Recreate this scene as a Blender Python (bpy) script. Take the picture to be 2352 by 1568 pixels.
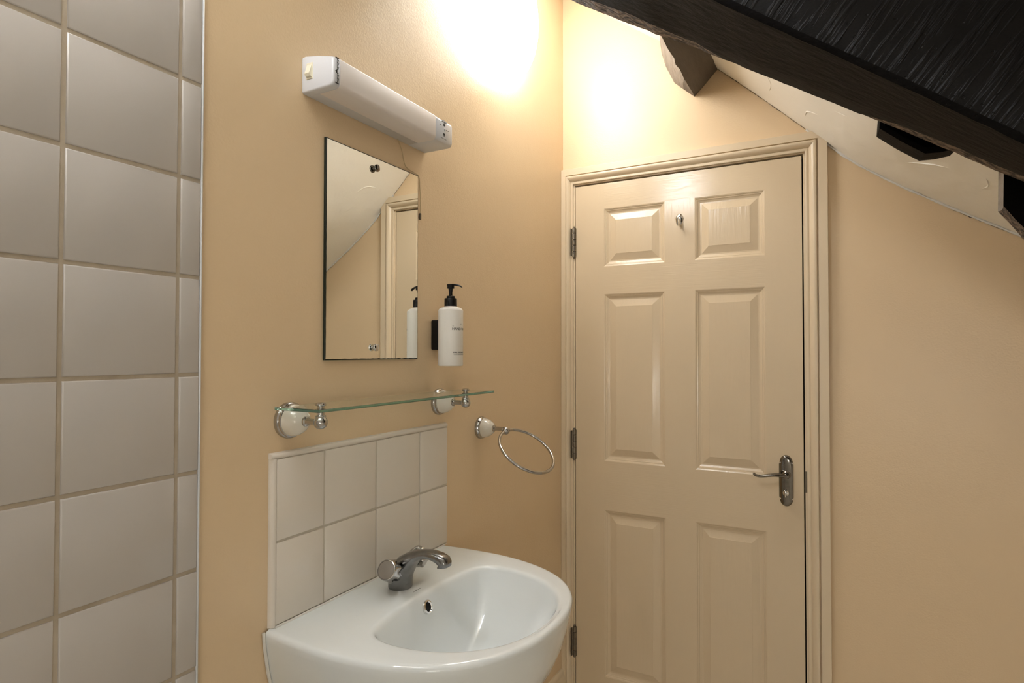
import bpy, bmesh, math, random
from mathutils import Vector, Matrix, noise
random.seed(7)
for o in list(bpy.data.objects): bpy.data.objects.remove(o, do_unlink=True)
S = bpy.context.scene
COL = S.collection

# ------------------------------------------------------------------ camera
CAM = Vector((.862, -1.9803, 1.40))
cd = bpy.data.cameras.new('camera'); cam = bpy.data.objects.new('camera', cd); COL.objects.link(cam)
cd.sensor_width = 36; cd.sensor_fit = 'HORIZONTAL'; cd.lens = 36 * 1373.48 / 2352
cd.clip_start = .02; cd.clip_end = 50
yaw, pitch, roll = math.radians(28.4063), math.radians(1.0364), math.radians(.0552)
fw = Vector((-math.sin(yaw) * math.cos(pitch), math.cos(yaw) * math.cos(pitch), math.sin(pitch)))
rt = Vector((math.cos(yaw), math.sin(yaw), 0)); up = rt.cross(fw)
r2 = rt * math.cos(roll) + up * math.sin(roll); u2 = -rt * math.sin(roll) + up * math.cos(roll)
cam.matrix_world = Matrix(((r2.x, u2.x, -fw.x, CAM.x), (r2.y, u2.y, -fw.y, CAM.y), (r2.z, u2.z, -fw.z, CAM.z), (0, 0, 0, 1)))
S.camera = cam
# ------------------------------------------------------------------ world, exposure, lamp strengths
w = bpy.data.worlds.new('world'); S.world = w; w.use_nodes = True
w.node_tree.nodes['Background'].inputs[0].default_value = (.5, .47, .42, 1)
w.node_tree.nodes['Background'].inputs[1].default_value = .02
S.view_settings.view_transform = 'Standard'; S.view_settings.look = 'None'
S.view_settings.exposure = 1.07; S.view_settings.gamma = 1; S.view_settings.use_curve_mapping = False
LAMP_MAIN = 7.4      # opal glass of the round wall lamp above the basin
LAMP_SHOWER = 35.0    # opal glass of the smaller lamp over the shower, out of frame
REAR_FILL = 4.8     # glow of the invented window pane, soft fill from behind the camera
LAMP_COL = (.98, 1.0, 1.02)
LAMP_COL2 = (.96, 1.0, 1.06)

# ------------------------------------------------------------------ materials
MATS = {}
def lin(c):
    c = c / 255.0
    return c / 12.92 if c <= .04045 else ((c + .055) / 1.055) ** 2.4
def rgb(r, g, b): return (lin(r), lin(g), lin(b), 1)
def mat(name, col, rough=.5, metal=0, bump=None, var=None, spec=None, coat=0, trans=0, ior=1.5):
    """bump: list of (kind, scale(xyz), strength, distance); var: (scale, amount, colour2)"""
    m = bpy.data.materials.new(name); m.use_nodes = True; MATS[name] = m
    nt = m.node_tree; N = nt.nodes; L = nt.links; b = N['Principled BSDF']
    b.inputs['Base Color'].default_value = col; b.inputs['Roughness'].default_value = rough
    b.inputs['Metallic'].default_value = metal; b.inputs['IOR'].default_value = ior
    b.inputs['Transmission Weight'].default_value = trans; b.inputs['Coat Weight'].default_value = coat
    b.inputs['Coat Roughness'].default_value = .08
    if spec is not None: b.inputs['Specular IOR Level'].default_value = spec
    tc = N.new('ShaderNodeTexCoord')
    def mp(sc):
        n = N.new('ShaderNodeMapping'); n.inputs['Scale'].default_value = sc
        L.new(tc.outputs['Object'], n.inputs[0]); return n.outputs[0]
    if var:
        sc, amt, c2 = var
        n = N.new('ShaderNodeTexNoise'); n.inputs['Scale'].default_value = 1; n.inputs['Detail'].default_value = 5
        L.new(mp(sc), n.inputs['Vector'])
        cr = N.new('ShaderNodeValToRGB'); cr.color_ramp.elements[0].position = .5 - amt; cr.color_ramp.elements[1].position = .5 + amt
        cr.color_ramp.elements[0].color = c2; cr.color_ramp.elements[1].color = col
        L.new(n.outputs[0], cr.inputs[0]); L.new(cr.outputs[0], b.inputs['Base Color'])
    prev = None
    for kind, sc, st, dist in (bump or []):
        if kind == 'saw':
            m0 = N.new('ShaderNodeMapping'); m0.inputs['Rotation'].default_value = (0, math.radians(-37), 0); L.new(tc.outputs['Object'], m0.inputs[0])
            m1 = N.new('ShaderNodeMapping'); m1.inputs['Scale'].default_value = sc; L.new(m0.outputs[0], m1.inputs[0])
            n = N.new('ShaderNodeTexNoise'); n.inputs['Scale'].default_value = 1; n.inputs['Detail'].default_value = 3; L.new(m1.outputs[0], n.inputs['Vector'])
            r = N.new('ShaderNodeValToRGB'); r.color_ramp.elements[0].position = .48; r.color_ramp.elements[1].position = .70
            L.new(n.outputs[0], r.inputs[0])
            bp = N.new('ShaderNodeBump'); bp.inputs['Strength'].default_value = st; bp.inputs['Distance'].default_value = dist
            L.new(r.outputs[0], bp.inputs['Height'])
            if prev: L.new(prev, bp.inputs['Normal'])
            prev = bp.outputs[0]; continue
        if kind == 'wave':
            n = N.new('ShaderNodeTexWave'); n.inputs['Scale'].default_value = 1; n.inputs['Distortion'].default_value = 3.0
            n.inputs['Detail'].default_value = 2; n.inputs['Detail Scale'].default_value = .6; n.bands_direction = 'X'
            out = n.outputs['Fac']
        elif kind == 'vor':
            n = N.new('ShaderNodeTexVoronoi'); n.inputs['Scale'].default_value = 1
            r = N.new('ShaderNodeValToRGB'); r.color_ramp.elements[0].position = .10; r.color_ramp.elements[1].position = .16
            L.new(n.outputs['Distance'], r.inputs[0]); out = r.outputs[0]
        else:
            n = N.new('ShaderNodeTexNoise'); n.inputs['Scale'].default_value = 1; n.inputs['Detail'].default_value = 4
            out = n.outputs[0]
        L.new(mp(sc), n.inputs['Vector'])
        bp = N.new('ShaderNodeBump'); bp.inputs['Strength'].default_value = st; bp.inputs['Distance'].default_value = dist
        L.new(out, bp.inputs['Height'])
        if prev: L.new(prev, bp.inputs['Normal'])
        prev = bp.outputs[0]
    if prev: L.new(prev, b.inputs['Normal'])
    return m
def emit(name, col, st):
    m = bpy.data.materials.new(name); m.use_nodes = True; MATS[name] = m
    b = m.node_tree.nodes['Principled BSDF']
    b.inputs['Base Color'].default_value = (.9, .9, .88, 1); b.inputs['Emission Color'].default_value = (*col, 1)
    b.inputs['Emission Strength'].default_value = st; b.inputs['Roughness'].default_value = .3
    return m

BEIGE = rgb(231, 205, 167)
mat('paint_beige', BEIGE, .32, bump=[('noise', (230, 230, 230), .5, .0009), ('noise', (7, 7, 7), .25, .006), ('noise', (45, 12, 9), .12, .002)],
    var=((3, 3, 3), .35, rgb(227, 201, 164)), spec=.45)
mat('paint_door', rgb(219, 199, 168), .15, bump=[('noise', (360, 30, 8), .34, .0007)], spec=.5)
mat('paint_rail', rgb(219, 199, 168), .15, bump=[('noise', (7, 30, 330), .42, .0008)], spec=.5)
mat('paint_panel', rgb(219, 199, 168), .18, bump=[('noise', (95, 30, 11), .5, .0014), ('noise', (300, 30, 12), .25, .0006)], spec=.5)
mat('paint_trim', rgb(224, 205, 175), .32, bump=[('noise', (60, 60, 60), .1, .001)])
mat('plaster_white', rgb(250, 245, 234), .6, bump=[('noise', (9, 9, 9), .5, .012), ('noise', (40, 30, 30), .35, .004), ('noise', (180, 180, 180), .2, .0008)])
mat('tile_white', rgb(192, 186, 180), .16, bump=[('noise', (12, 12, 12), .08, .002)], spec=.5)
mat('tile_cream', rgb(228, 219, 207), .12, bump=[('noise', (14, 14, 14), .1, .002)], spec=.5)
mat('grout', rgb(192, 180, 162), .85, bump=[('noise', (300, 300, 300), .3, .001)], var=((30, 30, 30), .3, rgb(172, 158, 137)))
mat('grout_light', rgb(205, 196, 180), .8)
mat('plastic_white', rgb(214, 215, 219), .28)
mat('plastic_cream', rgb(232, 226, 205), .35)
mat('diffuser', rgb(232, 224, 219), .3)
mat('bottle_white', rgb(232, 227, 218), .35)
mat('black_plastic', rgb(9, 8, 8), .35, spec=.3)
mat('print_black', rgb(28, 26, 26), .6)
mat('ceramic', rgb(233, 237, 237), .06, coat=.3)
mat('ceramic_cream', rgb(226, 219, 205), .08, coat=.3)
mat('chrome', (.72, .71, .70, 1), .09, 1)
mat('chrome_worn', (.30, .30, .305, 1), .2, 1, bump=[('noise', (150, 150, 150), .25, .001)], var=((60, 60, 60), .3, (.2, .2, .2, 1)))
mat('chrome_steel', (.46, .45, .44, 1), .1, 1)
mat('chrome_frost', (.42, .41, .405, 1), .32, 1, bump=[('noise', (900, 900, 900), .4, .0008)])
mat('chrome_dark', (.22, .205, .185, 1), .12, 1, bump=[('noise', (60, 60, 30), .3, .002)])
mat('hinge_metal', (.20, .17, .13, 1), .35, .9, bump=[('noise', (300, 300, 120), .4, .001)])
mat('mirror_silver', (.93, .95, .92, 1), .0, 1)
mat('glass_edge', rgb(14, 30, 22), .2)
mat('glass', (.93, 1, .965, 1), .0, trans=1, ior=1.5)
mat('glass_green', (.30, .62, .46, 1), .12, trans=.75, ior=1.5)
mat('wood_black', rgb(13, 10, 8), .7, bump=[('noise', (10, 60, 60), .5, .004), ('vor', (110, 110, 110), .5, .002), ('noise', (300, 300, 300), .3, .001)],
    var=((12, 12, 12), .3, rgb(8, 6, 5)), spec=.07)
mat('wood_sawn', rgb(14, 11, 9), .45, bump=[('saw', (120, 5, 11), .7, .003), ('vor', (70, 70, 70), .5, .002), ('noise', (30, 30, 30), .3, .004), ('noise', (300, 300, 300), .3, .001)],
    var=((10, 10, 10), .3, rgb(9, 7, 6)), spec=.16)
mat('wood_waney', rgb(128, 108, 90), .75, bump=[('noise', (14, 160, 160), 1.0, .01), ('noise', (90, 200, 200), .6, .003)],
    var=((16, 130, 130), .12, rgb(48, 39, 32)))
mat('wood_umber', rgb(104, 94, 84), .7, bump=[('noise', (60, 12, 60), .6, .004), ('vor', (60, 60, 60), .4, .003)], var=((25, 8, 25), .3, rgb(84, 75, 66)))
mat('wood_grey', rgb(165, 155, 143), .75, bump=[('noise', (60, 14, 60), .9, .008), ('noise', (200, 60, 200), .5, .003)],
    var=((25, 8, 25), .3, rgb(122, 112, 100)))
mat('caulk', rgb(226, 222, 214), .6)
mat('crack_dark', rgb(52, 42, 34), .9)
mat('floor_vinyl', rgb(224, 216, 202), .45, bump=[('noise', (40, 40, 40), .2, .002)])
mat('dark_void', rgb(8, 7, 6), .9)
mat('cord', rgb(205, 180, 140), .6)
emit('opal_main', LAMP_COL, LAMP_MAIN)
emit('opal_shower', LAMP_COL2, LAMP_SHOWER)
emit('fill_pane_glow', (1.0, .97, .90), REAR_FILL)  # fill light emitted by the added window's pane

# ------------------------------------------------------------------ builders
def thing(name, label, cat, loc, group=None, kind=None):
    o = bpy.data.objects.new(name, None); COL.objects.link(o); o.location = loc; o.empty_display_size = .05
    if label: o['label'] = label
    if cat: o['category'] = cat
    if group: o['group'] = group
    if kind: o['kind'] = kind
    return o
def origin(o):
    v = Vector(o.location)
    while o.parent: o = o.parent; v += Vector(o.location)
    return v
def obj(name, bm, m, parent=None, sharp=35, label=None, cat=None, kind=None, group=None):
    me = bpy.data.meshes.new(name)
    bmesh.ops.recalc_face_normals(bm, faces=bm.faces)
    if parent is not None: off = origin(parent)
    else:
        xs = [v.co for v in bm.verts]
        off = Vector(((min(c.x for c in xs) + max(c.x for c in xs)) / 2, (min(c.y for c in xs) + max(c.y for c in xs)) / 2, min(c.z for c in xs)))
    bmesh.ops.translate(bm, verts=bm.verts, vec=-off)
    for f in bm.faces: f.smooth = True
    bm.to_mesh(me); bm.free()
    me.set_sharp_from_angle(angle=math.radians(sharp))
    o = bpy.data.objects.new(name, me); COL.objects.link(o)
    for mm in (m if isinstance(m, (list, tuple)) else [m]): me.materials.append(MATS[mm])
    if parent is not None: o.parent = parent
    else: o.location = off
    if label: o['label'] = label
    if cat: o['category'] = cat
    if kind: o['kind'] = kind
    if group: o['group'] = group
    return o
def B(): return bmesh.new()
def box(bm, a, b, bev=0, seg=2):
    vs = [bm.verts.new((x, y, z)) for x in (a[0], b[0]) for y in (a[1], b[1]) for z in (a[2], b[2])]
    fs = [bm.faces.new([vs[i] for i in q]) for q in ((0, 1, 3, 2), (4, 6, 7, 5), (0, 4, 5, 1), (2, 3, 7, 6), (0, 2, 6, 4), (1, 5, 7, 3))]
    if bev:
        es = list({e for f in fs for e in f.edges})
        bmesh.ops.bevel(bm, geom=es, offset=bev, segments=seg, affect='EDGES', profile=.5)
    return bm
def loft(bm, rings, cap0=True, cap1=True, closed=True, mi=None):
    R = [[bm.verts.new(p) for p in r] for r in rings]; n = len(R[0])
    for a, b in zip(R, R[1:]):
        for i in range(n if closed else n - 1):
            j = (i + 1) % n
            f = bm.faces.new((a[i], a[j], b[j], b[i]))
            if mi: f.material_index = mi(i)
    if cap0: bm.faces.new(R[0][::-1])
    if cap1: bm.faces.new(R[-1])
    return R
def basis(ax):
    ax = Vector(ax).normalized()
    a = Vector((0, 0, 1)) if abs(ax.z) < .9 else Vector((1, 0, 0))
    u = ax.cross(a).normalized(); v = ax.cross(u).normalized()
    return ax, u, v
def lathe(bm, prof, org, ax, n=32, lobe=None):
    ax, u, v = basis(ax); org = Vector(org); rings = []
    for r, h in prof:
        ring = []
        for k in range(n):
            a = 2 * math.pi * k / n; rr = r
            if lobe: rr = lobe(r, h, a)
            ring.append(org + ax * h + (u * math.cos(a) + v * math.sin(a)) * max(rr, 1e-5))
        rings.append(ring)
    loft(bm, rings); return bm
def tube(bm, pts, rad, n=12, cyclic=False):
    P = [Vector(p) for p in pts]; m = len(P); rings = []
    t0 = (P[1] - P[0]).normalized(); _, u, v = basis(t0)
    for i in range(m):
        if cyclic: t = (P[(i + 1) % m] - P[i - 1]).normalized()
        else: t = (P[min(i + 1, m - 1)] - P[max(i - 1, 0)]).normalized()
        u = (u - t * u.dot(t)).normalized(); v = t.cross(u)
        r = rad[i] if isinstance(rad, (list, tuple)) else rad
        rings.append([P[i] + (u * math.cos(2 * math.pi * k / n) + v * math.sin(2 * math.pi * k / n)) * r for k in range(n)])
    if cyclic: rings.append([Vector(p) for p in rings[0]]); loft(bm, rings, False, False)
    else: loft(bm, rings)
    if cyclic: bmesh.ops.remove_doubles(bm, verts=bm.verts, dist=1e-6)
    return bm
def prism(bm, poly, d0, d1, plane='xz'):
    """polygon extruded along the missing axis"""
    def P(p, d): return (p[0], d, p[1]) if plane == 'xz' else ((p[0], p[1], d) if plane == 'xy' else (d, p[0], p[1]))
    loft(bm, [[P(p, d0) for p in poly], [P(p, d1) for p in poly]]); return bm
def resample(pts, n):
    P = [Vector(p) for p in pts]; L = [0]
    # Catmull-Rom densify
    D = []
    for i in range(len(P) - 1):
        p0 = P[max(i - 1, 0)]; p1 = P[i]; p2 = P[i + 1]; p3 = P[min(i + 2, len(P) - 1)]
        for k in range(12):
            t = k / 12
            D.append(.5 * ((2 * p1) + (p2 - p0) * t + (2 * p0 - 5 * p1 + 4 * p2 - p3) * t * t + (3 * p1 - p0 - 3 * p2 + p3) * t ** 3))
    D.append(P[-1])
    for a, b in zip(D, D[1:]): L.append(L[-1] + (b - a).length)
    out = []; j = 0
    for k in range(n):
        s = L[-1] * k / (n - 1)
        while j < len(L) - 2 and L[j + 1] < s: j += 1
        t = (s - L[j]) / max(L[j + 1] - L[j], 1e-9)
        out.append(D[j].lerp(D[j + 1], min(t, 1)))
    return out
def nz(x, y, z, s=1): return noise.noise(Vector((x * s, y * s, z * s)))

# ================================================================== THE ROOM
FZ = .05
# ceiling profile (x, z): old uneven plaster slope
CP = [(-.05, 2.752), (.063, 2.663), (.182, 2.5665), (.3476, 2.4454), (.5332, 2.3119), (.6805, 2.174), (.7824, 2.0749), (.9161, 1.9472),
      (1.0304, 1.864), (1.1725, 1.7727), (1.292, 1.7009), (1.55, 1.55), (2.06, 1.25)]
def ceil_z(x):
    for (a, za), (b, zb) in zip(CP, CP[1:]):
        if a <= x <= b: return za + (zb - za) * (x - a) / (b - a)
    return CP[-1][1]
bm = B(); box(bm, (-.12, -3.4, FZ - .1), (2.12, .14, FZ)); obj('floor', bm, 'floor_vinyl', kind='structure', label='dull beige bathroom floor under the basin', cat='floor')
# left wall (basin wall)
bm = B(); box(bm, (-.12, -3.4, FZ), (0, .12, 2.80))
wall_left = obj('wall_left', bm, 'paint_beige', kind='structure', label='beige painted wall carrying basin, mirror and round lamp', cat='wall')
# back wall with door opening
bm = B()
X0, X1, ZT = .041, .787, 2.000
box(bm, (0, 0, FZ), (X0, .12, 2.80)); box(bm, (X0, 0, ZT), (X1, .12, 2.80)); box(bm, (X1, 0, FZ), (2.12, .12, 2.80))
wall_back = obj('wall_back', bm, 'paint_beige', kind='structure', label='beige painted end wall around the six-panel door', cat='wall')
bm = B(); box(bm, (2.0, -3.4, FZ), (2.12, 0, 1.40)); obj('wall_right', bm, 'plaster_white', kind='structure', label='low white wall under the roof slope', cat='wall')
bm = B(); box(bm, (0, -3.4, FZ), (2.0, -3.3, 2.80)); obj('wall_rear', bm, 'plaster_white', kind='structure', label='white wall behind the camera', cat='wall')
# made-up window behind the camera, added only to give soft fill light
fill_win = thing('fill_window_1', 'added glowing fill-light window, unseen in the white wall behind the camera', 'window', (1.5, -3.3, .85), kind='structure')
WX0, WX1, WZ0, WZ1 = 1.20, 1.80, .88, 1.30
bm = B()
for a, b in (((WX0, WZ0), (WX1, WZ0 + .045)), ((WX0, WZ1 - .045), (WX1, WZ1)), ((WX0, WZ0 + .045), (WX0 + .045, WZ1 - .045)), ((WX1 - .045, WZ0 + .045), (WX1, WZ1 - .045))):
    box(bm, (a[0], -3.299, a[1]), (b[0], -3.265, b[1]), .003, 1)
obj('fill_window_frame', bm, 'plastic_white', fill_win)
bm = B(); box(bm, (WX0 + .045, -3.298, WZ0 + .045), (WX1 - .045, -3.285, WZ1 - .045)); obj('fill_window_pane', bm, 'fill_pane_glow', fill_win)
bm = B(); box(bm, (WX0 - .03, -3.299, WZ0 - .03), (WX1 + .03, -3.22, WZ0 - .001), .004, 2); obj('fill_window_sill', bm, 'paint_trim', fill_win)
# ceiling slab following the slope
bm = B(); rings = []
NX_, NY_ = 70, 90
xs = [-.05 + 2.11 * i / NX_ for i in range(NX_ + 1)]
def smooth_cz(x):
    return (ceil_z(max(x - .03, -.05)) + 2 * ceil_z(x) + ceil_z(min(x + .03, 2.06))) / 4
for j in range(NY_ + 1):
    y = .05 - 3.40 * (j / NY_) ** 1.3
    ring = []
    for x in xs:
        fade = min(1, max(0, -y) / .15)
        ring.append((x, y, smooth_cz(x) + fade * (.010 * nz(x, y, 0, 3.1) + .004 * nz(x, y, 5, 11)) + .0025 * nz(x, y, 9, 24)))
    rings.append(ring)
G = [[bm.verts.new(p) for p in r] for r in rings]; T = [[bm.verts.new((p[0], p[1], p[2] + .12)) for p in r] for r in rings]
for a, b in zip(G, G[1:]):
    for i in range(NX_): bm.faces.new((a[i], a[i + 1], b[i + 1], b[i]))
for a, b in zip(T, T[1:]):
    for i in range(NX_): bm.faces.new((a[i], b[i], b[i + 1], a[i + 1]))
for i in range(NX_):
    bm.faces.new((G[0][i], T[0][i], T[0][i + 1], G[0][i + 1])); bm.faces.new((G[-1][i], G[-1][i + 1], T[-1][i + 1], T[-1][i]))
for j in range(NY_):
    bm.faces.new((G[j][0], G[j + 1][0], T[j + 1][0], T[j][0])); bm.faces.new((G[j][-1], T[j][-1], T[j + 1][-1], G[j + 1][-1]))
ceiling = obj('ceiling', bm, 'plaster_white', kind='structure', sharp=60, label='lumpy off-white sloping plaster ceiling', cat='ceiling')
# trowel ridges in the plaster
for pts in ([(.79, -.10), (.80, -.16), (.83, -.19)], [(.86, -.30), (.90, -.33)], [(.98, -.30), (1.01, -.34), (1.02, -.40)], [(1.02, -.2), (1.07, -.28), (1.13, -.33)],
            [(1.16, -.22), (1.17, -.28), (1.15, -.35)], [(.70, -.12), (.71, -.2), (.69, -.27)], [(.55, -.42), (.6, -.5), (.66, -.53)], [(.48, -.55), (.50, -.66)], [(.60, -.35), (.66, -.40)]):
    bm = B(); P = resample([(x, y, 0) for x, y in pts], 12)
    P = [(p.x, p.y, smooth_cz(p.x) + .010 * nz(p.x, p.y, 0, 3.1) + .0010) for p in P]
    tube(bm, P, [.0006 + .0015 * math.sin(math.pi * k / 11) for k in range(12)], 8)
    obj('plaster_ridge', bm, 'plaster_white', ceiling)
# caulk along ceiling / end wall
cx = [.79 + .52 * k / 60 for k in range(61)]
bm = B(); tube(bm, [(x, -.003, smooth_cz(x) - .003 + .0015 * nz(x, 0, 3, 40)) for x in cx], [.0030 + .0018 * nz(x, 2, 1, 30) for x in cx], 8)
obj('trim_2', bm, 'caulk', kind='structure', label='ragged white caulk line where slope meets end wall', cat='trim')
for a, b, k0 in ((.535, .80, 0), (.845, .88, 1), (1.14, 1.32, 2)):
    n = 40; bm = B()
    tube(bm, [(a + (b - a) * k / n, -.0015, smooth_cz(a + (b - a) * k / n) + (-.002 if k0 != 2 else -.006) + .002 * nz(k * .4, k0, 0, 1)) for k in range(n + 1)],
         [max(.0002, .0004 + .0016 * nz(k * .5, k0 + 3, 0, 1)) for k in range(n + 1)], 6)
    obj('crack', bm, 'crack_dark', wall_back)

# ---- large tiles on the left wall (shower side)
ROWS = [1.8087 + .14765 * k for k in range(5, -1, -1)] + [1.8087 - .14765 * k for k in range(1, 13)]
ROWS = [z for z in ROWS if z > FZ]
JT = .0028
bm = B(); box(bm, (0, -3.3, FZ), (.0066, -1.4045, ROWS[0])); obj('grout_bed', bm, 'grout', wall_left)
def tile_mesh(wd, ht, th, bev, name):
    bm = B(); a = .0
    rings = [[(0, a, a), (0, wd - a, a), (0, wd - a, ht - a), (0, a, ht - a)], [(th - bev, a, a), (th - bev, wd - a, a), (th - bev, wd - a, ht - a), (th - bev, a, ht - a)],
             [(th - bev * .3, bev * .3, bev * .3), (th - bev * .3, wd - bev * .3, bev * .3), (th - bev * .3, wd - bev * .3, ht - bev * .3), (th - bev * .3, bev * .3, ht - bev * .3)],
             [(th, bev, bev), (th, wd - bev, bev), (th, wd - bev, ht - bev), (th, bev, ht - bev)]]
    loft(bm, rings, False, True)
    bmesh.ops.recalc_face_normals(bm, faces=bm.faces)
    me = bpy.data.meshes.new(name)
    for f in bm.faces: f.smooth = True
    bm.to_mesh(me); bm.free(); me.set_sharp_from_angle(angle=math.radians(50)); return me
PW = .1519; HT = .14765 - 2 * JT
mfull = tile_mesh(PW - 2 * JT, HT, .0085, .0022, 'tile'); mfull.materials.append(MATS['tile_white'])
mcut = tile_mesh(.0342 - JT, HT, .0085, .0022, 'tile'); mcut.materials.append(MATS['tile_white'])
offL = origin(wall_left)
for r in range(len(ROWS) - 1):
    for c in range(-1, 12):
        if c == -1: me, y = mcut, -1.4390 + JT
        else: me, y = mfull, -1.4390 - PW * (c + 1) + JT
        o = bpy.data.objects.new('tile', me); COL.objects.link(o); o.parent = wall_left
        o.location = Vector((.0008 * random.random(), y + .0006 * (random.random() - .5), ROWS[r + 1] + JT)) - offL
        o.rotation_euler = (0, .002 * (random.random() - .5), .003 * (random.random() - .5))
bm = B(); prism(bm, [(0, -1.4048), (.0085, -1.4048), (.0098, -1.4036), (.0092, -1.4022), (.004, -1.4012), (0, -1.4010)], FZ, ROWS[0], 'xy')
obj('tile_edge_trim', bm, 'plastic_white', wall_left)

# ---- skirting on basin wall
bm = B()
prof = [(0, FZ), (.018, FZ), (.018, .225), (.016, .232), (.019, .240), (.0185, .252), (.013, .262), (.011, .266), (.011, .270), (.0085, .279), (.004, .2845), (0, .2845)]
loft(bm, [[(p[0], y, p[1]) for p in prof] for y in (-1.40, -.0005)])
obj('baseboard_left', bm, 'paint_trim', kind='structure', label='moulded cream skirting board below the basin', cat='skirting')

# ---- door lining, architrave
trim = thing('trim_1', 'cream moulded architrave framing the door', 'door frame', (0.41, 0, FZ), kind='structure')
AP = [(0, 0), (0, .007), (.002, .0085), (.009, .0085), (.0105, .0075), (.0115, .010), (.016, .0155), (.021, .0195), (.026, .0215), (.030, .0205), (.0320, .0125), (.0335, .0120),
      (.0350, .0185), (.059, .0185), (.060, .0175), (.060, 0)]
def archi(name, sides):
    bm = B(); loft(bm, sides); return obj(name, bm, 'paint_trim', trim, sharp=40)
ix0, ix1, iz = .042, .786, 1.999
archi('architrave', [[(max(ix0 - u * (.045 / .06 if u < .034 else .70), .0006), -v, z if z is not None else iz + u * .9) for u, v in AP] for z in (FZ, None)])
archi('architrave', [[(ix1 + u, -v, z if z is not None else iz + u * .9) for u, v in AP] for z in (FZ, None)])
archi('architrave', [[(max(ix0 - u * (.045 / .06 if u < .034 else .70), .0006) if s == 0 else ix1 + u, -v - .0003, iz + u * .9) for u, v in AP] for s in (0, 1)])
LX0, LX1, LZ = .0465, .7805, 1.9955
bm = B(); box(bm, (X0, .0, FZ), (LX0, .12, ZT)); obj('door_lining', bm, 'paint_trim', trim)
bm = B(); box(bm, (LX1, .0, FZ), (X1, .12, ZT)); obj('door_lining', bm, 'paint_trim', trim)
bm = B(); box(bm, (LX0, .0, LZ), (LX1, .12, ZT)); obj('door_lining', bm, 'paint_trim', trim)
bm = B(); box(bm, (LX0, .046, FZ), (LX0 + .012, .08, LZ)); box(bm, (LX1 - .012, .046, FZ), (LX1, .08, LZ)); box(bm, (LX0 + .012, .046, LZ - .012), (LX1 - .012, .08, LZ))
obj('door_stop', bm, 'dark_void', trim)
bm = B(); box(bm, (LX1 - .0012, -.0008, .985), (X1 - .0005, .03, 1.048), .0006, 1); obj('strike_plate', bm, 'hinge_metal', trim, label='tarnished strike plate')

# ---- door
DX0, DX1, DZ0, DZ1 = .0489, .7765, FZ + .008, 1.9895
door = thing('door_1', 'cream painted six-panel door with chrome lever handle', 'door', (.41, 0, DZ0), kind='structure')
PX = [(.1548, .366), (.4634, .6735)]; PZ = [(1.699, 1.901), (1.0245, 1.6025), (.285, .8560)]
DT = .040
bm = B()
for a, b in ((DX0, PX[0][0]), (PX[0][1], PX[1][0]), (PX[1][1], DX1)):
    if a == PX[0][1]:
        for z0, z1 in PZ: box(bm, (a, 0, z0), (b, DT, z1))
    else: box(bm, (a, 0, DZ0), (b, DT, DZ1))
bmesh.ops.remove_doubles(bm, verts=bm.verts, dist=1e-6)
obj('stiles', bm, 'paint_door', door)
bm = B()
for z0, z1 in ((DZ0, PZ[2][0]), (PZ[2][1], PZ[1][0]), (PZ[1][1], PZ[0][0]), (PZ[0][1], DZ1)): box(bm, (PX[0][0], 0, z0), (PX[1][1], DT, z1))
obj('rails', bm, 'paint_rail', door)
PP = [(0, 0), (.0035, .0015), (.005, .0035), (.0085, .0045), (.0095, .0065), (.0135, .0085), (.0165, .0095), (.0205, .0095), (.0425, .0022), (.0430, .0016)]
for (xa, xb) in PX:
    for (za, zb) in PZ:
        bm = B()
        loft(bm, [[(xa + i, d, za + i), (xb - i, d, za + i), (xb - i, d, zb - i), (xa + i, d, zb - i)] for i, d in [(0, DT)] + PP], True, True)
        obj('panel', bm, 'paint_panel', door, sharp=14)
def hinge(zc):
    bm = B(); h = .0525; x = .0425
    R_ = []
    edges = [-h, -.62 * h, -.2 * h, .2 * h, .62 * h, h]
    for k in range(5):
        g = .0007
        lathe(bm, [(.0062, edges[k] + g), (.0070, edges[k] + g + .0008), (.0070, edges[k + 1] - g - .0008), (.0062, edges[k + 1] - g)], (x + .002, -.0035, zc), (0, 0, 1), 12)
    h_ = obj('hinge', bm, 'hinge_metal', door, label='tarnished steel hinge')
    bm = B(); box(bm, (x - .0065, -.0195, zc - h + .004), (x - .0035, -.001, zc + h - .004), .0008, 1); box(bm, (x + .0068, -.0024, zc - h + .002), (x + .0092, .002, zc + h - .002), .0006, 1)
    obj('hinge_leaf', bm, 'hinge_metal', h_)
    bm = B(); lathe(bm, [(.0028, -h - .004), (.0044, -h - .002), (.0044, -h), (.0026, -h + .001), (.0026, h - .001), (.0044, h), (.0044, h + .003), (.002, h + .0045)], (x + .002, -.0035, zc), (0, 0, 1), 12)
    obj('hinge_pin', bm, 'hinge_metal', h_)
for zc in (1.7915, 1.0751, .3828): hinge(zc)
# lever handle
hx, hz0, hz1 = .7290, .9390, 1.0920
def plate(in_, y):
    pts = []; w = .0198 - in_; zc1 = hz1 - .0235; zc0 = hz0 + .0235
    for k in range(17):
        a = math.pi * k / 16; pts.append((hx + (w * .93) * math.cos(a), y, zc1 + (.0235 - in_) * math.sin(a)))
    pts += [(hx - w, y, zc1 - .004), (hx - w, y, zc0 + .004)]
    for k in range(17):
        a = math.pi + math.pi * k / 16; pts.append((hx + (w * .93) * math.cos(a), y, zc0 + (.0235 - in_) * math.sin(a)))
    pts += [(hx + w, y, zc0 + .004), (hx + w, y, zc1 - .004)]
    return pts
bm = B(); loft(bm, [plate(0, 0), plate(0, -.002), plate(.0018, -.0042), plate(.006, -.0066), plate(.010, -.0078)])
hp = obj('handle_backplate', bm, 'chrome_dark', door, sharp=50, label='dark worn chrome handle backplate')
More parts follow.
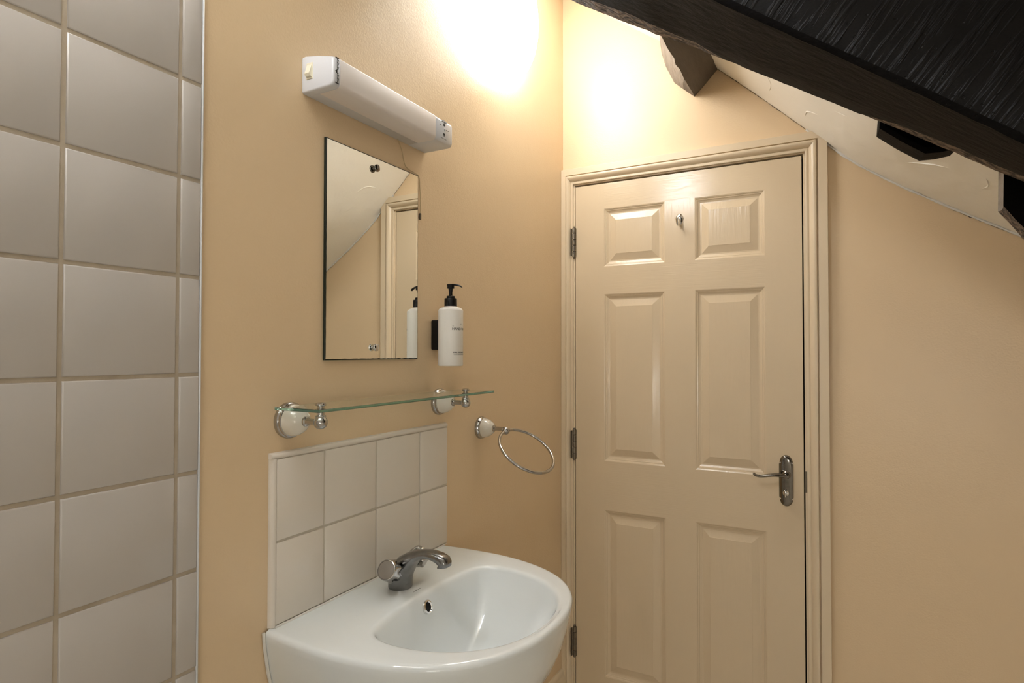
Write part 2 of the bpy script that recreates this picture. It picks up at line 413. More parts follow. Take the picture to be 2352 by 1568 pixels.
bm = B(); lathe(bm, [(.0125, .004), (.0125, .010), (.0105, .0125), (.0085, .014), (.0085, .032), (.0078, .036), (.004, .0385)], (hx + .001, 0, 1.0345), (0, -1, 0), 24)
obj('spindle_boss', bm, 'chrome_dark', hp)
LP = resample([(hx + .001, -.032, 1.0345), (.716, -.0375, 1.0365), (.702, -.043, 1.0372), (.684, -.0455, 1.0348), (.668, -.047, 1.0318), (.654, -.048, 1.0312), (.6455, -.0485, 1.0345), (.6425, -.0485, 1.0395)], 28)
bm = B()
rings = []
for i, p in enumerate(LP):
    t = (LP[min(i + 1, 27)] - LP[max(i - 1, 0)]).normalized(); side = Vector((0, 1, 0)); side = (side - t * side.dot(t)).normalized(); n_ = t.cross(side)
    f = i / 27; a = .0085 * (1 - f) + .0068 * f + (.0022 if i > 23 else 0); b_ = .0062 * (1 - f) + .0036 * f
    if i == 27: a *= .5; b_ *= .5
    rings.append([p + side * a * math.cos(2 * math.pi * k / 14) + n_ * b_ * math.sin(2 * math.pi * k / 14) for k in range(14)])
loft(bm, rings); obj('lever', bm, 'chrome_dark', hp, label='curved chrome lever')
bm = B(); lathe(bm, [(.0085, .005), (.0085, .0085), (.006, .011), (.004, .012)], (hx - .001, 0, .9790), (0, -1, 0), 20)
box(bm, (hx - .0035, -.024, .9690), (hx + .0015, -.0105, .9890), .0018, 2); obj('thumb_turn', bm, 'chrome', hp, label='small chrome privacy turn')
for sx in (-1, 1):
    for z in (hz1 - .023, hz0 + .023):
        bm = B(); lathe(bm, [(.0026, .0025), (.0026, .0048), (.0015, .0056)], (hx + sx * .0158, 0, z), (0, -1, 0), 12); obj('screw', bm, 'chrome', hp)

# ---- coat hook on door
ck = thing('coat_hook', 'small shiny chrome coat hook high on the cream door', 'hook', (.4157, 0, 1.815))
bm = B(); c0 = Vector((.4157, 0, 1.8385)); rings = []
for d, s in ((0, 1), (.002, 1), (.005, .8), (.0065, .45)):
    ring = []
    for k in range(28):
        a = 2 * math.pi * k / 28; zz = math.sin(a); ring.append(c0 + Vector((.0125 * s * math.cos(a) * (1 if zz > 0 else 1 + zz * .35), -d, (.0155 if zz > 0 else .022) * s * zz)))
    rings.append(ring)
loft(bm, rings); obj('plate', bm, 'chrome', ck)
bm = B(); HP = resample([(.4157, -.004, 1.832), (.4157, -.011, 1.822), (.4157, -.020, 1.8155), (.4157, -.030, 1.8165), (.4157, -.0365, 1.8245), (.4157, -.0385, 1.8325)], 20)
tube(bm, HP, [.0058 - .0022 * k / 19 + (.0012 if k > 17 else 0) for k in range(20)], 12); obj('hook_arm', bm, 'chrome', ck)
for sx in (-1, 1):
    bm = B(); lathe(bm, [(.0022, .003), (.0022, .0058), (.001, .0065)], (.4157 + sx * .0062, 0, 1.8415), (0, -1, 0), 10); obj('screw', bm, 'chrome_dark', ck)

# ================================================================== ROOF TIMBERS
def beam():
    n = 120; rings = []
    for i in range(n + 1):
        x = .004 + 1.99 * i / n
        zf = 2.409 - .664 * x - .008 * max(0, min(1, (.7 - x) / .3)); zn = 2.475 - .770 * x
        wob = .007 * nz(x, 0, 1, 5) + .004 * nz(x, 0, 7, 17)
        k1 = max(0, min(1, (.68 - x) / .05)); k2 = max(0, min(1, (x - .90) / .06))
        ch = .010 + k1 * (.034 + .016 * nz(x, 3, 0, 9)) + k2 * (.046 + .018 * nz(x, 3, 0, 14)) + .004 * nz(x, 1, 3, 50)
        wob = .004 * nz(x, 0, 1, 5) + .003 * nz(x, 0, 7, 17) + .0025 * nz(x, 0, 3, 48)
        zc = ceil_z(x)
        yf, yn = -.80 + .5 * wob, -1.06
        wob2 = .003 * nz(x, 4, 2, 7)
        def row(t): return (x, yf - ch + (yn - yf + ch) * t, (zf + wob * .6 - .004) + (zn - zf) * (ch / .26 + (1 - ch / .26) * t) + wob2 * math.sin(math.pi * t))
        q0 = (x, yf + .03, zc + .03); q1 = (x, yf + .002, zf + .028 + wob)
        q2 = (x, yf - .004, zf - .002 + wob)
        q2b = (x, yf - ch * .5, zf - .001 + wob + .005 * nz(x, 8, 0, 31))
        rings.append([q0, q1, q2, q2b, row(0), row(.25), row(.5), row(.75), row(.985), (x, yn - .002, zn + .006 + wob2), (x, yn - .003, zn + .06), (x, yn - .004 + wob2, (zn + zc) / 2 + .03), (x, yn, zc + .05)])
    bm = B()
    loft(bm, rings, mi=lambda i: 2 if i in (1, 2, 3) else (1 if i in (9, 10, 11) else 0))
    return obj('roof_beam', bm, ['wood_black', 'wood_sawn', 'wood_waney'], sharp=40, label='huge black stained rafter crossing the top right corner below the slope', cat='beam')
beam()
bm = B(); rings = []
poly = [(.352, ceil_z(.352) + .004), (.3575, 2.400), (.372, 2.352), (.399, 2.2915), (.430, 2.262), (.4649, 2.2317), (.500, 2.266), (.5372, 2.305), (.515, ceil_z(.515) + .004), (.44, ceil_z(.44) + .006)]
for j in range(25):
    y = .03 - .84 * j / 24
    tq = max(0, -y)
    rings.append([((min(x + .24 * tq, max(x, .458)) if i in (0, 1, 2, 3, 4) else x) + (.004 * nz(x, y, 1, 22) if y < -.01 else .002 * nz(x, 1, 1, 60)), y, z + (.004 * nz(x, y, 5, 22) if y < -.01 else 0)) for i, (x, z) in enumerate(poly)])
loft(bm, rings, mi=lambda i: 1 if i in (0, 1, 2, 3) else 0)
obj('purlin', bm, ['wood_umber', 'wood_grey'], sharp=30, label='grey weathered purlin stub poking out of the wall above the door', cat='beam')
# broken cleat behind the rafter
bm = B(); yk = -.65
A_, B_, C_ = (.939, 1.828), (1.0107, 1.7680), (1.060, 1.7700); D_ = (1.06, 1.90); E_ = (.95, 1.98)
cc = (1.005, 1.86)
def ins(p, s): return (cc[0] + (p[0] - cc[0]) * s, cc[1] + (p[1] - cc[1]) * s)
pl = [A_, ((A_[0] + B_[0]) / 2, (A_[1] + B_[1]) / 2 - .002), B_, ((B_[0] + C_[0]) / 2, (B_[1] + C_[1]) / 2 - .002), C_, D_, E_]
rings = [[(p[0], -.56, p[1] + .012) for p in pl], [(p[0], yk, p[1]) for p in pl]]
rings += [[(ins(p, .88)[0], yk - .002, ins(p, .88)[1]) for p in pl], [(ins(p, .84)[0], yk + .05, ins(p, .84)[1]) for p in pl]]
loft(bm, rings); obj('timber_cleat', bm, 'wood_black', sharp=30, label='dark hollow timber cleat wedged between rafter and slope', cat='timber')
# strut stump at the right edge
bm = B(); rings = []
poly = [(1.1195, 1.86), (1.1195, 1.725), (1.118, 1.650), (1.132, 1.628), (1.152, 1.598), (1.20, 1.545), (1.30, 1.45), (1.42, 1.36), (1.42, 1.64), (1.3, 1.72)]
for y in (-.641, -.652, -.668, -.685): rings.append([(x + .003 * nz(x, y, 1, 30), y, z + .004 * nz(x, y, 2, 40)) for x, z in poly])
loft(bm, rings, mi=lambda i: 1 if i in (0, 1) else (2 if i in (2, 3, 4, 5, 6) else 0))
obj('timber_strut', bm, ['wood_black', 'wood_grey', 'wood_waney'], sharp=30, label='dark sawn-off strut with grey side at the right picture edge', cat='timber')

# ================================================================== LAMPS
def bulkhead(yc, zc, R, out, glassmat, label, rear=None):
    t = thing('wall_lamp', label, 'lamp', (0, yc, zc - R), group='round opal wall lamps')
    org, ax = ((0, yc, zc), (1, 0, 0))
    if rear is not None: org, ax = (rear, yc, zc), (0, 1, 0); t.location = (rear, yc, zc - R)
    bm = B(); lathe(bm, [(R * .93, .0), (R * .93, .005), (R * .90, .007), (R * .86, .006)], org, ax, 64); obj('base_ring', bm, 'plastic_white', t, label='white plastic base ring')
    bm = B(); prof = []
    for k in range(15):
        a = math.pi / 2 * k / 14; prof.append((R * math.cos(a), .0012 + (out - .0012) * math.sin(a)))
    lathe(bm, prof, org, ax, 64); obj('opal_diffuser', bm, glassmat, t, label='glowing white opal diffuser')
bulkhead(-.505, 2.395, .2125, .104, 'opal_main', 'big round glowing opal wall lamp above the mirror light')
bulkhead(-1.84, 2.40, .11, .07, 'opal_shower', 'smaller round opal wall lamp over the tiled shower wall')

# ================================================================== SHAVER LIGHT
sl = thing('shaver_light', 'white plastic strip light with rocker switch above the mirror', 'light fitting', (0, -1.0135, 1.876))
Y0, Y1 = -1.2025, -.8245
def sect(y, s=0):  # rounded section in xz
    zb, zt, zf, xd = 1.8762, 1.9450, 1.9300, .0790
    c = [(0.001, zb), (xd - .010, zb), (xd - .003, zb + .0025), (xd, zb + .009), (xd, zf - .006), (xd - .0025, zf - .001), (xd - .009, zf + .0012), (.035, zt - .005), (.008, zt), (.001, zt - .001)]
    mx, mz = .04, 1.908
    return [(max(.001, x - s * (1 if x > .02 else 0)), y, z + (s if z < mz else -s)) for x, z in c]
bm = B(); loft(bm, [sect(Y0 + .0, .004), sect(Y0 + .0012, .0015), sect(Y0 + .004), sect(-1.1880), sect(-1.1872, .0008), sect(-1.1864), sect(-.8930), sect(-.8922, .0008), sect(-.8914), sect(Y1 - .004), sect(Y1 - .0012, .0015), sect(Y1, .004)])
obj('housing', bm, 'plastic_white', sl, sharp=45)
bm = B()
dc = [(.030, 1.8755), (.074, 1.8755), (.0792, 1.8810), (.0797, 1.8850), (.0797, 1.9270), (.0785, 1.9290), (.075, 1.9290), (.030, 1.8790)]
loft(bm, [[(x, y, z) for x, z in dc] for y in (-1.1864, -.8930)]); obj('diffuser', bm, 'diffuser', sl, sharp=50, label='pale translucent front cover')
bm = B(); box(bm, (.0125, Y0 - .0016, 1.8985), (.0285, Y0 + .002, 1.9285), .0008, 1); sw = obj('switch', bm, 'plastic_cream', sl, label='cream rocker switch')
bm = B(); prism(bm, [(Y0 - .0012, 1.9255), (Y0 - .0075, 1.9070), (Y0 - .0050, 1.9025), (Y0 - .0012, 1.9015)], .0145, .0265, 'yz'); obj('rocker', bm, 'plastic_cream', sw)
bm = B()   # printed marking on the left end of the front
for z, hh, wd in [(1.9268, .0022, .0075), (1.8815, .0022, .0075)]: box(bm, (.0788, -1.1975, z), (.0796, -1.1975 + wd, z + hh))
for k in range(17):
    z = 1.8855 + k * .0024
    if 7 <= k <= 8: continue
    box(bm, (.0788, -1.1935 + .0004 * (k % 2), z), (.0796, -1.1908 + .0006 * (k % 3), z + .0014))
prism(bm, [(-1.1985, 1.9035), (-1.1935, 1.9075), (-1.1935, 1.8995)], .0788, .0796, 'yz')
obj('printed_marking', bm, 'print_black', sl, label='tiny black print with arrow')
bm = B()   # shaver socket marks on the right end
prism(bm, [(-.8640, 1.9165), (-.8600, 1.9245), (-.8560, 1.9165)], .0788, .0796, 'yz'); prism(bm, [(-.8640, 1.8995), (-.8560, 1.8995), (-.8600, 1.8915)], .0788, .0796, 'yz')
box(bm, (.0788, -.8760, 1.9155), (.0795, -.8710, 1.9163)); box(bm, (.0788, -.8520, 1.9095), (.0795, -.8400, 1.9102))
for k in range(6): box(bm, (.0788, -.8720 + .0036 * k, 1.8868), (.0795, -.8696 + .0036 * k, 1.8876))
obj('printed_marking', bm, 'print_black', sl)
bm = B(); lathe(bm, [(.0032, .0), (.0032, .0022), (.002, .0032)], (.078, -.8570, 1.9085), (1, 0, 0), 14); obj('knob', bm, 'plastic_white', sl)
bm = B(); prism(bm, [(-.8600 + .0095 * math.cos(math.pi * k / 12), 1.9265 + .0055 * math.sin(math.pi * k / 12) * .6 - .001) for k in range(13)], .0775, .0803, 'yz'); obj('thumb_grip', bm, 'plastic_white', sl)

# thin cord down to the mirror edge
bm = B()
tube(bm, resample([(.004, -.9330, 1.8775), (.004, -.9180, 1.855), (.004, -.9080, 1.828), (.004, -.8930, 1.8195), (.0035, -.8700, 1.8170), (.0035, -.8540, 1.8125), (.0035, -.8505, 1.79), (.0035, -.8485, 1.76), (.0035, -.8490, 1.722)], 60), .0011, 8)
cord = obj('cord', bm, 'cord', label='thin beige cord curling from strip light round the mirror corner', cat='cord')
bm = B(); box(bm, (.0015, -.8515, 1.712), (.0065, -.8470, 1.727), .001, 1); obj('cord_end', bm, 'hinge_metal', cord)

# ================================================================== MIRROR
mi_ = thing('mirror', 'frameless rectangular wall mirror with dark chipped edges above the shelf', 'mirror', (0, -1.0043, 1.3845))
my0, my1, mz0, mz1 = -1.1482, -.8597, 1.3842, 1.8130
bm = B(); box(bm, (.0012, my0, mz0), (.0058, my1, mz1), .0004, 1); obj('edge', bm, 'glass_edge', mi_, label='dark chipped edge')
def jag(n, a, b, fn): return [fn(a + (b - a) * k / n, k) for k in range(n)]
pts = []
pts += jag(60, my0 + .0025, my1 - .0020, lambda t, k: (t, mz0 + .0022 + .0010 * nz(t, 1, 0, 90) + .0006 * random.random()))
pts += jag(50, mz0 + .003, mz1 - .002, lambda t, k: (my1 - .0016 + .0005 * nz(t, 2, 0, 70), t))
pts += jag(60, my1 - .002, my0 + .0025, lambda t, k: (t, mz1 - .0019 + .0005 * nz(t, 3, 0, 70)))
pts += jag(50, mz1 - .002, mz0 + .003, lambda t, k: (my0 + .0030 + .0006 * nz(t, 4, 0, 70), t))
bm = B(); prism(bm, pts, .0050, .0062, 'yz'); obj('mirror_glass', bm, 'mirror_silver', mi_, sharp=20, label='silvered reflecting face')
for z in (1.7890, 1.4097):
    bm = B(); lathe(bm, [(.0052, .0060), (.0052, .0068), (.0036, .0072), (.0036, .0100), (.0072, .0106), (.0078, .0120), (.0074, .0145), (.004, .0162)], (0, -1.0100, z), (1, 0, 0), 24)
    obj('mirror_screw', bm, 'chrome_dark' if z > 1.6 else 'chrome', mi_, label='domed chrome mirror screw')

# ================================================================== SOAP DISPENSER
bm = B(); box(bm, (.0005, -.8010, 1.4055), (.0235, -.7640, 1.4780), .0035, 3)
obj('bottle_holder', bm, 'black_plastic', label='black plastic wall bracket behind the soap bottle', cat='bracket')
bx, by = .0530, -.7930
sd = thing('soap_dispenser', 'white pump bottle of hand wash beside the mirror', 'soap bottle', (bx, by, 1.3675))
bm = B(); lathe(bm, [(.027, 1.3675), (.0290, 1.3682), (.0298, 1.3700), (.0298, 1.4985), (.0292, 1.5010), (.0265, 1.5040), (.0215, 1.5064), (.0155, 1.5085), (.0150, 1.5100)], (bx, by, 0), (0, 0, 1), 48)
obj('bottle', bm, 'bottle_white', sd)
bm = B(); lathe(bm, [(.0149, 1.5085), (.0152, 1.5090), (.0150, 1.5275), (.0145, 1.5285), (.0100, 1.5285), (.0100, 1.5335), (.0092, 1.5345), (.0045, 1.5345)], (bx, by, 0), (0, 0, 1), 40)
obj('pump_collar', bm, 'black_plastic', sd)
bm = B(); lathe(bm, [(.0042, 1.5330), (.0042, 1.5430), (.0055, 1.5520), (.0085, 1.5525), (.0085, 1.5585), (.0090, 1.5615), (.0085, 1.5628), (.004, 1.5634)], (bx, by, 0), (0, 0, 1), 28)
pd = (Vector((.88, .20, 0))).normalized()
NPp = [Vector((bx, by, 1.5602)) + pd * s + Vector((0, 0, h)) for s, h in ((-.008, .0005), (.004, .0012), (.012, .0008), (.019, -.0005), (.0245, -.0025), (.0285, -.0052))]
P = resample(NPp, 16); rings = []
side = Vector((-pd.y, pd.x, 0))
for i, p in enumerate(P):
    a = .0065 - .0028 * i / 15; b_ = .0026 - .0006 * i / 15
    rings.append([p + side * a * math.cos(2 * math.pi * k / 12) + Vector((0, 0, 1)) * b_ * math.sin(2 * math.pi * k / 12) for k in range(12)])
loft(bm, rings); obj('pump_head', bm, 'black_plastic', sd)
def wrap_text(txt, size, zc, ang0, name, bold=0):
    cu = bpy.data.curves.new('lettering', 'FONT'); cu.body = txt; cu.size = size; cu.align_x = 'CENTER'; cu.offset = bold; cu.extrude = 0; cu.resolution_u = 3
    to = bpy.data.objects.new('lettering_source', cu); COL.objects.link(to)
    dg = bpy.context.evaluated_depsgraph_get(); dg.update()
    me = bpy.data.meshes.new_from_object(to.evaluated_get(dg)); bpy.data.objects.remove(to, do_unlink=True)
    bm = B(); bm.from_mesh(me)
    bmesh.ops.subdivide_edges(bm, edges=[e for e in bm.edges if e.calc_length() > .0015], cuts=2)
    R_ = .0300
    for v in bm.verts:
        a = ang0 + v.co.x / R_; z = zc + v.co.y
        v.co = Vector((bx + R_ * math.cos(a), by + R_ * math.sin(a), z))
    return obj(name, bm, 'print_black', sd)
wrap_text('HAND WASH', .0083, 1.4520, -.02, 'lettering', .0001)
wrap_text('THE', .0022, 1.4606, -.78, 'lettering')
wrap_text('#L1', .0042, 1.4655, 0.0, 'lettering')
wrap_text('300ML / BERGAMOT & LIME', .0040, 1.3985, .02, 'lettering', .0001)
wrap_text('CONTAINS SPRING WATER', .0036, 1.3938, .02, 'lettering')

# ================================================================== GLASS SHELF + TOWEL RING
def rose(parent, y, z, R=.0325):
    bm = B(); lathe(bm, [(R, .0), (R * 1.01, .004), (R * .98, .0075), (R * .93, .009), (R * .91, .012), (R * .86, .013)], (0, y, z), (1, 0, 0), 48); obj('wall_flange', bm, 'chrome_steel', parent, label='chrome wall flange')
    bm = B(); lathe(bm, [(R * .86, .010), (R * .85, .016), (R * .78, .024), (R * .64, .0325), (R * .45, .0395), (R * .26, .043), (.006, .044)], (0, y, z), (1, 0, 0), 48); obj('ceramic_rose', bm, 'ceramic_cream', parent, label='cream ceramic dome')
def arm(parent, y, z, xe):
    bm = B(); lathe(bm, [(.0085, .0405), (.0092, .0425), (.0085, .0455), (.0062, .047), (.0055, .050), (.0055, xe - .008), (.0065, xe - .006)], (0, y, z), (1, 0, 0), 24)
    obj('arm', bm, 'chrome_steel', parent)
shelf = thing('glass_shelf', 'clear green-edged glass shelf on two ceramic and chrome brackets', 'shelf', (0, -.98, 1.245))
gz, gt = 1.2995, .0052
bm = B(); box(bm, (.0055, -1.2625, gz), (.1130, -.6880, gz + gt), .0007, 1); gp = obj('glass_panel', bm, ['glass', 'glass_green'], shelf, label='clear glass pane')
for p in gp.data.polygons:
    if abs(p.normal.z) < .5: p.material_index = 1
for y in (-1.2270, -.7665):
    br = thing('bracket', None, None, (0, 0, 0)); br.parent = shelf; br.location = Vector((0, y, 1.2785)) - Vector(shelf.location)
    rose(br, y, 1.2785); arm(br, y, 1.2785, .079)
    bm = B(); prof = [(.0118 * math.sin(math.pi * k / 14) + .0003, -.0118 * math.cos(math.pi * k / 14)) for k in range(15)]
    lathe(bm, prof, (.079, y, 1.2785), (0, 0, 1), 28); obj('ball', bm, 'chrome_steel', br)
    bm = B(); lathe(bm, [(.0085, .0088), (.0092, .0105), (.0085, .0122), (.0068, .013), (.0064, .0205)], (.079, y, 1.2785), (0, 0, 1), 24)
    lathe(bm, [(.0062, .0265), (.0062, .0285), (.0088, .0292), (.0098, .0310), (.0092, .0330), (.0060, .0345)], (.079, y, 1.2785), (0, 0, 1), 24); obj('post', bm, 'chrome_steel', br)

tr = thing('towel_ring', 'empty chrome towel ring on cream ceramic rose right of basin', 'towel ring', (0, -.5690, 1.16))
ty, tz = -.5690, 1.1930
rose(tr, ty, tz, .0305); arm(tr, ty, tz, .080)
bm = B(); prof = [(.0105 * math.sin(math.pi * k / 14) + .0003, -.0105 * math.cos(math.pi * k / 14)) for k in range(15)]
lathe(bm, prof, (.080, ty, tz - .004), (0, 0, 1), 28); obj('ball', bm, 'chrome_steel', tr)
c = Vector((.0637, -.0042, -.048)).normalized(); b_ = Vector((.154, .977, .117)); b_ = (b_ - c * b_.dot(c)).normalized()
RR = .079; cen = Vector((.082, ty, tz - .004)) + c * RR
bm = B(); tube(bm, [cen + (c * math.cos(2 * math.pi * k / 72) + b_ * math.sin(2 * math.pi * k / 72)) * RR for k in range(72)], .0041, 12, True); obj('ring', bm, 'chrome_steel', tr)

# ================================================================== SPLASHBACK
sp = thing('tiled_splashback', 'cream two-row tiled splashback above the basin', 'splashback', (0, -1.006, .925))
sy = [-1.2585, -1.1487, -1.0030, -.8542, -.7420]; sz = [.9265, 1.0710, 1.2155]
bm = B(); box(bm, (.0003, -1.262, .9255), (.0072, -.7425, 1.2165)); obj('grout_bed', bm, 'grout_light', sp)
so = origin(sp)
for i in range(4):
    for j in range(2):
        g = .0021
        me = tile_mesh(sy[i + 1] - sy[i] - (2 * g if 0 < i < 3 else g), sz[j + 1] - sz[j] - 2 * g, .0088, .0014, 'tile'); me.materials.append(MATS['tile_cream'])
        o = bpy.data.objects.new('tile', me); COL.objects.link(o); o.parent = sp
        o.location = Vector((.0004 + .0004 * random.random(), sy[i] + (g if i > 0 else 0), sz[j] + g)) - so
        o.rotation_euler = (0, .004 * (random.random() - .5), .005 * (random.random() - .5))
bm = B(); q = [(.0002, 1.2155), (.0088, 1.2155), (.0098, 1.2175), (.0096, 1.2205), (.0075, 1.2235), (.003, 1.2250), (.0002, 1.2252)]
loft(bm, [[(x, y, z) for x, z in q] for y in (-1.2700, -.7415)]); obj('edge_trim', bm, 'tile_cream', sp, label='rounded cream edge trim')
bm = B(); q = [(.0002, -1.2588), (.0088, -1.2588), (.0098, -1.2610), (.0096, -1.2640), (.0075, -1.2670), (.003, -1.2690), (.0002, -1.2694)]
loft(bm, [[(x, y, z) for x, y in q] for z in (.926, 1.2152)]); obj('edge_trim', bm, 'tile_cream', sp, label='white side edge trim')

# ================================================================== BASIN
CY = -1.013
N_H = 56; N_B = 40
outer_half = [(.43, 0), (.4275, .045), (.420, .085), (.402, .135), (.372, .180), (.332, .216), (.28, .244), (.22, .262), (.16, .2700), (.10, .2705), (.05, .2675), (.0035, .2630)]
inner_half = [(.4075, 0), (.405, .040), (.396, .075), (.374, .117), (.340, .152), (.300, .176), (.250, .190), (.212, .1925), (.188, .1890), (.172, .1815), (.161, .1690)]
oh = resample([(x, y, 0) for x, y in outer_half], N_H); ih = resample([(x, y, 0) for x, y in inner_half], N_H)
def full(half, back):
    pts = [(p.x, CY + p.y) for p in half] + back + [(p.x, CY - p.y) for p in half[::-1][:-1]]
    return pts
ob = [(.0035, CY + .2630 - .526 * k / N_B) for k in range(1, N_B)]
ib = []
for k in range(1, N_B):
    t = k / N_B; y = .169 - .338 * t; ib.append((.1425 + (.161 - .1425) * abs(y / .169) ** 2.2, CY + y))
O = full(oh, ob); I = full(ih, ib); n = len(O)
for _ in range(10):
    I = [((I[i - 1][0] + 2 * I[i][0] + I[(i + 1) % n][0]) / 4, (I[i - 1][1] + 2 * I[i][1] + I[(i + 1) % n][1]) / 4) for i in range(n)]
def scl(P, s, cx_=.10, cy=CY, sx=None):
    return [((cx_ + (x - cx_) * (sx if sx else s)) if x > .0036 else .0035, cy + (y - cy) * s) for x, y in P]
def inset(P, d):
    out = []
    for i in range(len(P)):
        a = Vector(P[i - 1]); b2 = Vector(P[(i + 1) % len(P)]); t = (b2 - a).normalized(); nn = Vector((-t.y, t.x))
        cxy = Vector((.2, CY)); p = Vector(P[i])
        if nn.dot(cxy - p) < 0: nn = -nn
        q = p + nn * d
        if P[i][0] < .0036: q = Vector((.0035, max(CY - .263 + abs(d), min(CY + .263 - abs(d), P[i][1]))))
        out.append((max(q.x, .0035), q.y))
    return out
def at(P, z): return [(x, y, z) for x, y in P]
rings = []
for s, z in ((.30, .640), (.46, .665), (.62, .695), (.74, .725), (.845, .765), (.915, .805), (.958, .845), (.985, .885), (.9955, .905)): rings.append(at(scl(O, s, .02), z))
rings += [at(O, .9155), at(inset(O, .0008), .9195), at(inset(O, .003), .9228), at(inset(O, .0065), .9245), at(inset(O, .011), .9250)]
O2 = inset(O, .013); I2 = inset(I, -.011)
for t in (.3, .7): rings.append(at([(a[0] + (b[0] - a[0]) * t, a[1] + (b[1] - a[1]) * t) for a, b in zip(O2, I2)], .9250))
rings += [at(I2, .9249), at(inset(I, -.0065), .9243), at(inset(I, -.0030), .9229), at(inset(I, -.0003), .9202), at(inset(I, .0016), .9165), at(inset(I, .0028), .9135)]
I3 = inset(I, .0035)
dr = []
cdx = .222
for x, y in I3:
    dr.append((.213 + (x - .213) * .17, CY + (y - CY) * .17))
for k in range(1, 13):
    s = k / 12; z = .911 - .138 * (1 - (1 - s) ** 1.75)
    rings.append(at([(a[0] + (b[0] - a[0]) * s, a[1] + (b[1] - a[1]) * s) for a, b in zip(I3, dr)], z))
rings.append(at([(cdx + (x - cdx) * .85, CY + (y - CY) * .85) for x, y in dr], .768))
basin = thing('wash_basin', 'white ceramic D-shaped wash basin fixed to the beige wall', 'basin', (.2, CY, FZ))
bm = B(); loft(bm, rings); obj('bowl', bm, 'ceramic', basin, sharp=80)
bm = B(); prs = []
for s, z in ((1.12, FZ), (1.10, FZ + .03), (.92, .12), (.80, .25), (.78, .45), (.9, .60), (1.05, .655), (1.1, .67)):
    prs.append([(.12 + .085 * s * math.cos(2 * math.pi * k / 40), CY + .085 * s * math.sin(2 * math.pi * k / 40), z) for k in range(40)])
loft(bm, prs); obj('pedestal', bm, 'ceramic', basin)
bm = B(); lathe(bm, [(.012, .010), (.024, .008), (.0245, .004), (.020, .0)], (cdx, CY, .770), (0, 0, 1), 28); obj('waste', bm, 'chrome', basin)
# overflow
on = Vector((.93, 0, .36)).normalized(); oc = Vector((.1515, -1.0145, .8985))
bm = B(); lathe(bm, [(.0085, -.004), (.0085, .0012), (.0100, .0030), (.0125, .0026), (.0135, .0008), (.0135, -.004)], oc, on, 32); obj('overflow_ring', bm, 'chrome', basin, label='chrome overflow ring')
bm = B(); lathe(bm, [(.0086, -.003), (.0086, .0003), (.004, .0004)], oc, on, 24); obj('overflow_hole', bm, 'dark_void', basin)
# silicone along wall and splashback
bm = B(); tube(bm, [(.0100, -1.262 + .518 * k / 30, .9255 + .0006 * nz(k, 0, 0, .7)) for k in range(31)], [.0024] * 29 + [.0016, .0006], 8); obj('sealant', bm, 'caulk', basin)
for sg in (1, -1):
    pth = [(.003, CY + sg * (.2635 * s + .002), z) for s, z in ((1, .922), (.9955, .905), (.985, .885), (.958, .845), (.915, .805), (.845, .765), (.74, .725))]
    bm = B(); tube(bm, resample(pth, 24), .0030, 8); obj('sealant', bm, 'caulk', basin)
# tiny maker mark in front of the tap
bm = B()
for k in range(9): box(bm, (.1225, CY + .012 - .0028 * k, .9250), (.1232 + .0006 * (k % 2), CY + .0138 - .0028 * k, .92525))
prism(bm, [(.1200, CY + .0005), (.1212, CY - .003), (.1212, CY + .004)], .9250, .92525, 'xy'); obj('printed_mark', bm, 'print_black', basin)

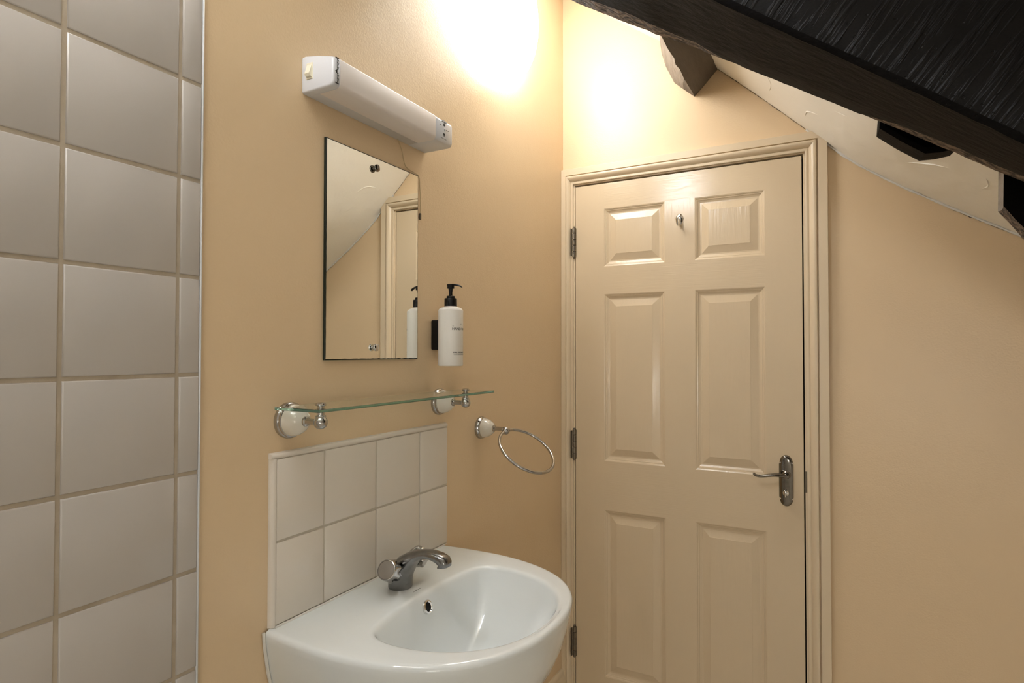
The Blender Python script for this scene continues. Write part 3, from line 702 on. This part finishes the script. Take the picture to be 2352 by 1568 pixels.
# ================================================================== TAP
tp = thing('mixer_tap', 'worn chrome mixer tap with two round knobs on the basin', 'tap', (.082, CY, .925))
sec = [(.0820, .9252, .0236, .0240, 90), (.0820, .9275, .0243, .0246, 90), (.0822, .9400, .0241, .0250, 88), (.0840, .9520, .0238, .0258, 76), (.0895, .9640, .0225, .0256, 62),
       (.0985, .9755, .0190, .0238, 48), (.1100, .9855, .0150, .0214, 38), (.1230, .9940, .0114, .0190, 27), (.1370, .9995, .0086, .0165, 15), (.1520, 1.0018, .0080, .0158, 4), (.1660, 1.0012, .0086, .0154, -8),
       (.1790, .9985, .0102, .0152, -24), (.1880, .9945, .0122, .0150, -45), (.1905, .9890, .0130, .0148, -66), (.1895, .9838, .0128, .0145, -80), (.1890, .9825, .0110, .0130, -82)]
rings = []
for x, z, a, w_, dg in sec:
    t = math.radians(dg); nx, nz_ = -math.sin(t), math.cos(t); ring = []
    for k in range(32):
        an = 2 * math.pi * k / 32; ca, sa = math.cos(an), math.sin(an)
        e = .8 if dg < 60 else 1.0
        u = math.copysign(abs(ca) ** e, ca) * a; v = math.copysign(abs(sa) ** e, sa) * w_
        ring.append((x + nx * u, CY + v, z + nz_ * u))
    rings.append(ring)
bm = B(); loft(bm, rings); obj('body_and_spout', bm, 'chrome_worn', tp, sharp=50)
for sg in (-1, 1):
    bp0 = Vector((.0865, CY + sg * .016, .9585)); fc = Vector((.0935, CY + sg * .0575, .9785)); ax = (fc - bp0).normalized(); Lk = (fc - bp0).length
    bm = B(); lathe(bm, [(.0165, -.006), (.0155, .004), (.0125, .010), (.0115, Lk - .022)], bp0, ax, 24); obj('valve_neck', bm, 'chrome_worn', tp)
    def lobe(r, h, a, Lk=Lk):
        f = max(0, min(1, (Lk - .003 - h) / .016))
        return r * (1 + .10 * f * math.cos(7 * a))
    bm = B(); lathe(bm, [(.010, Lk - .024), (.0195, Lk - .022), (.0212, Lk - .019), (.0205, Lk - .009), (.0198, Lk - .002), (.0190, Lk), (.0176, Lk + .0006), (.0172, Lk - .0006)], bp0, ax, 56, lobe)
    kn = obj('knob', bm, 'chrome_steel', tp, sharp=30, label='faceted round chrome knob')
    bm = B(); lathe(bm, [(.0173, Lk - .001), (.0168, Lk + .0002), (.009, Lk + .0010), (.002, Lk + .0012)], bp0, ax, 40); obj('knob_cap', bm, 'chrome_frost', kn, label='frosted silver cap')
bm = B(); tube(bm, [(.0625, CY - .002, .930), (.0625, CY - .002, .968)], .0024, 10)
lathe(bm, [(.0052 * math.sin(math.pi * k / 10) + .0003, .972 - .0052 * math.cos(math.pi * k / 10)) for k in range(11)], (.0625, CY - .002, 0), (0, 0, 1), 18); obj('plug_rod', bm, 'chrome', tp)
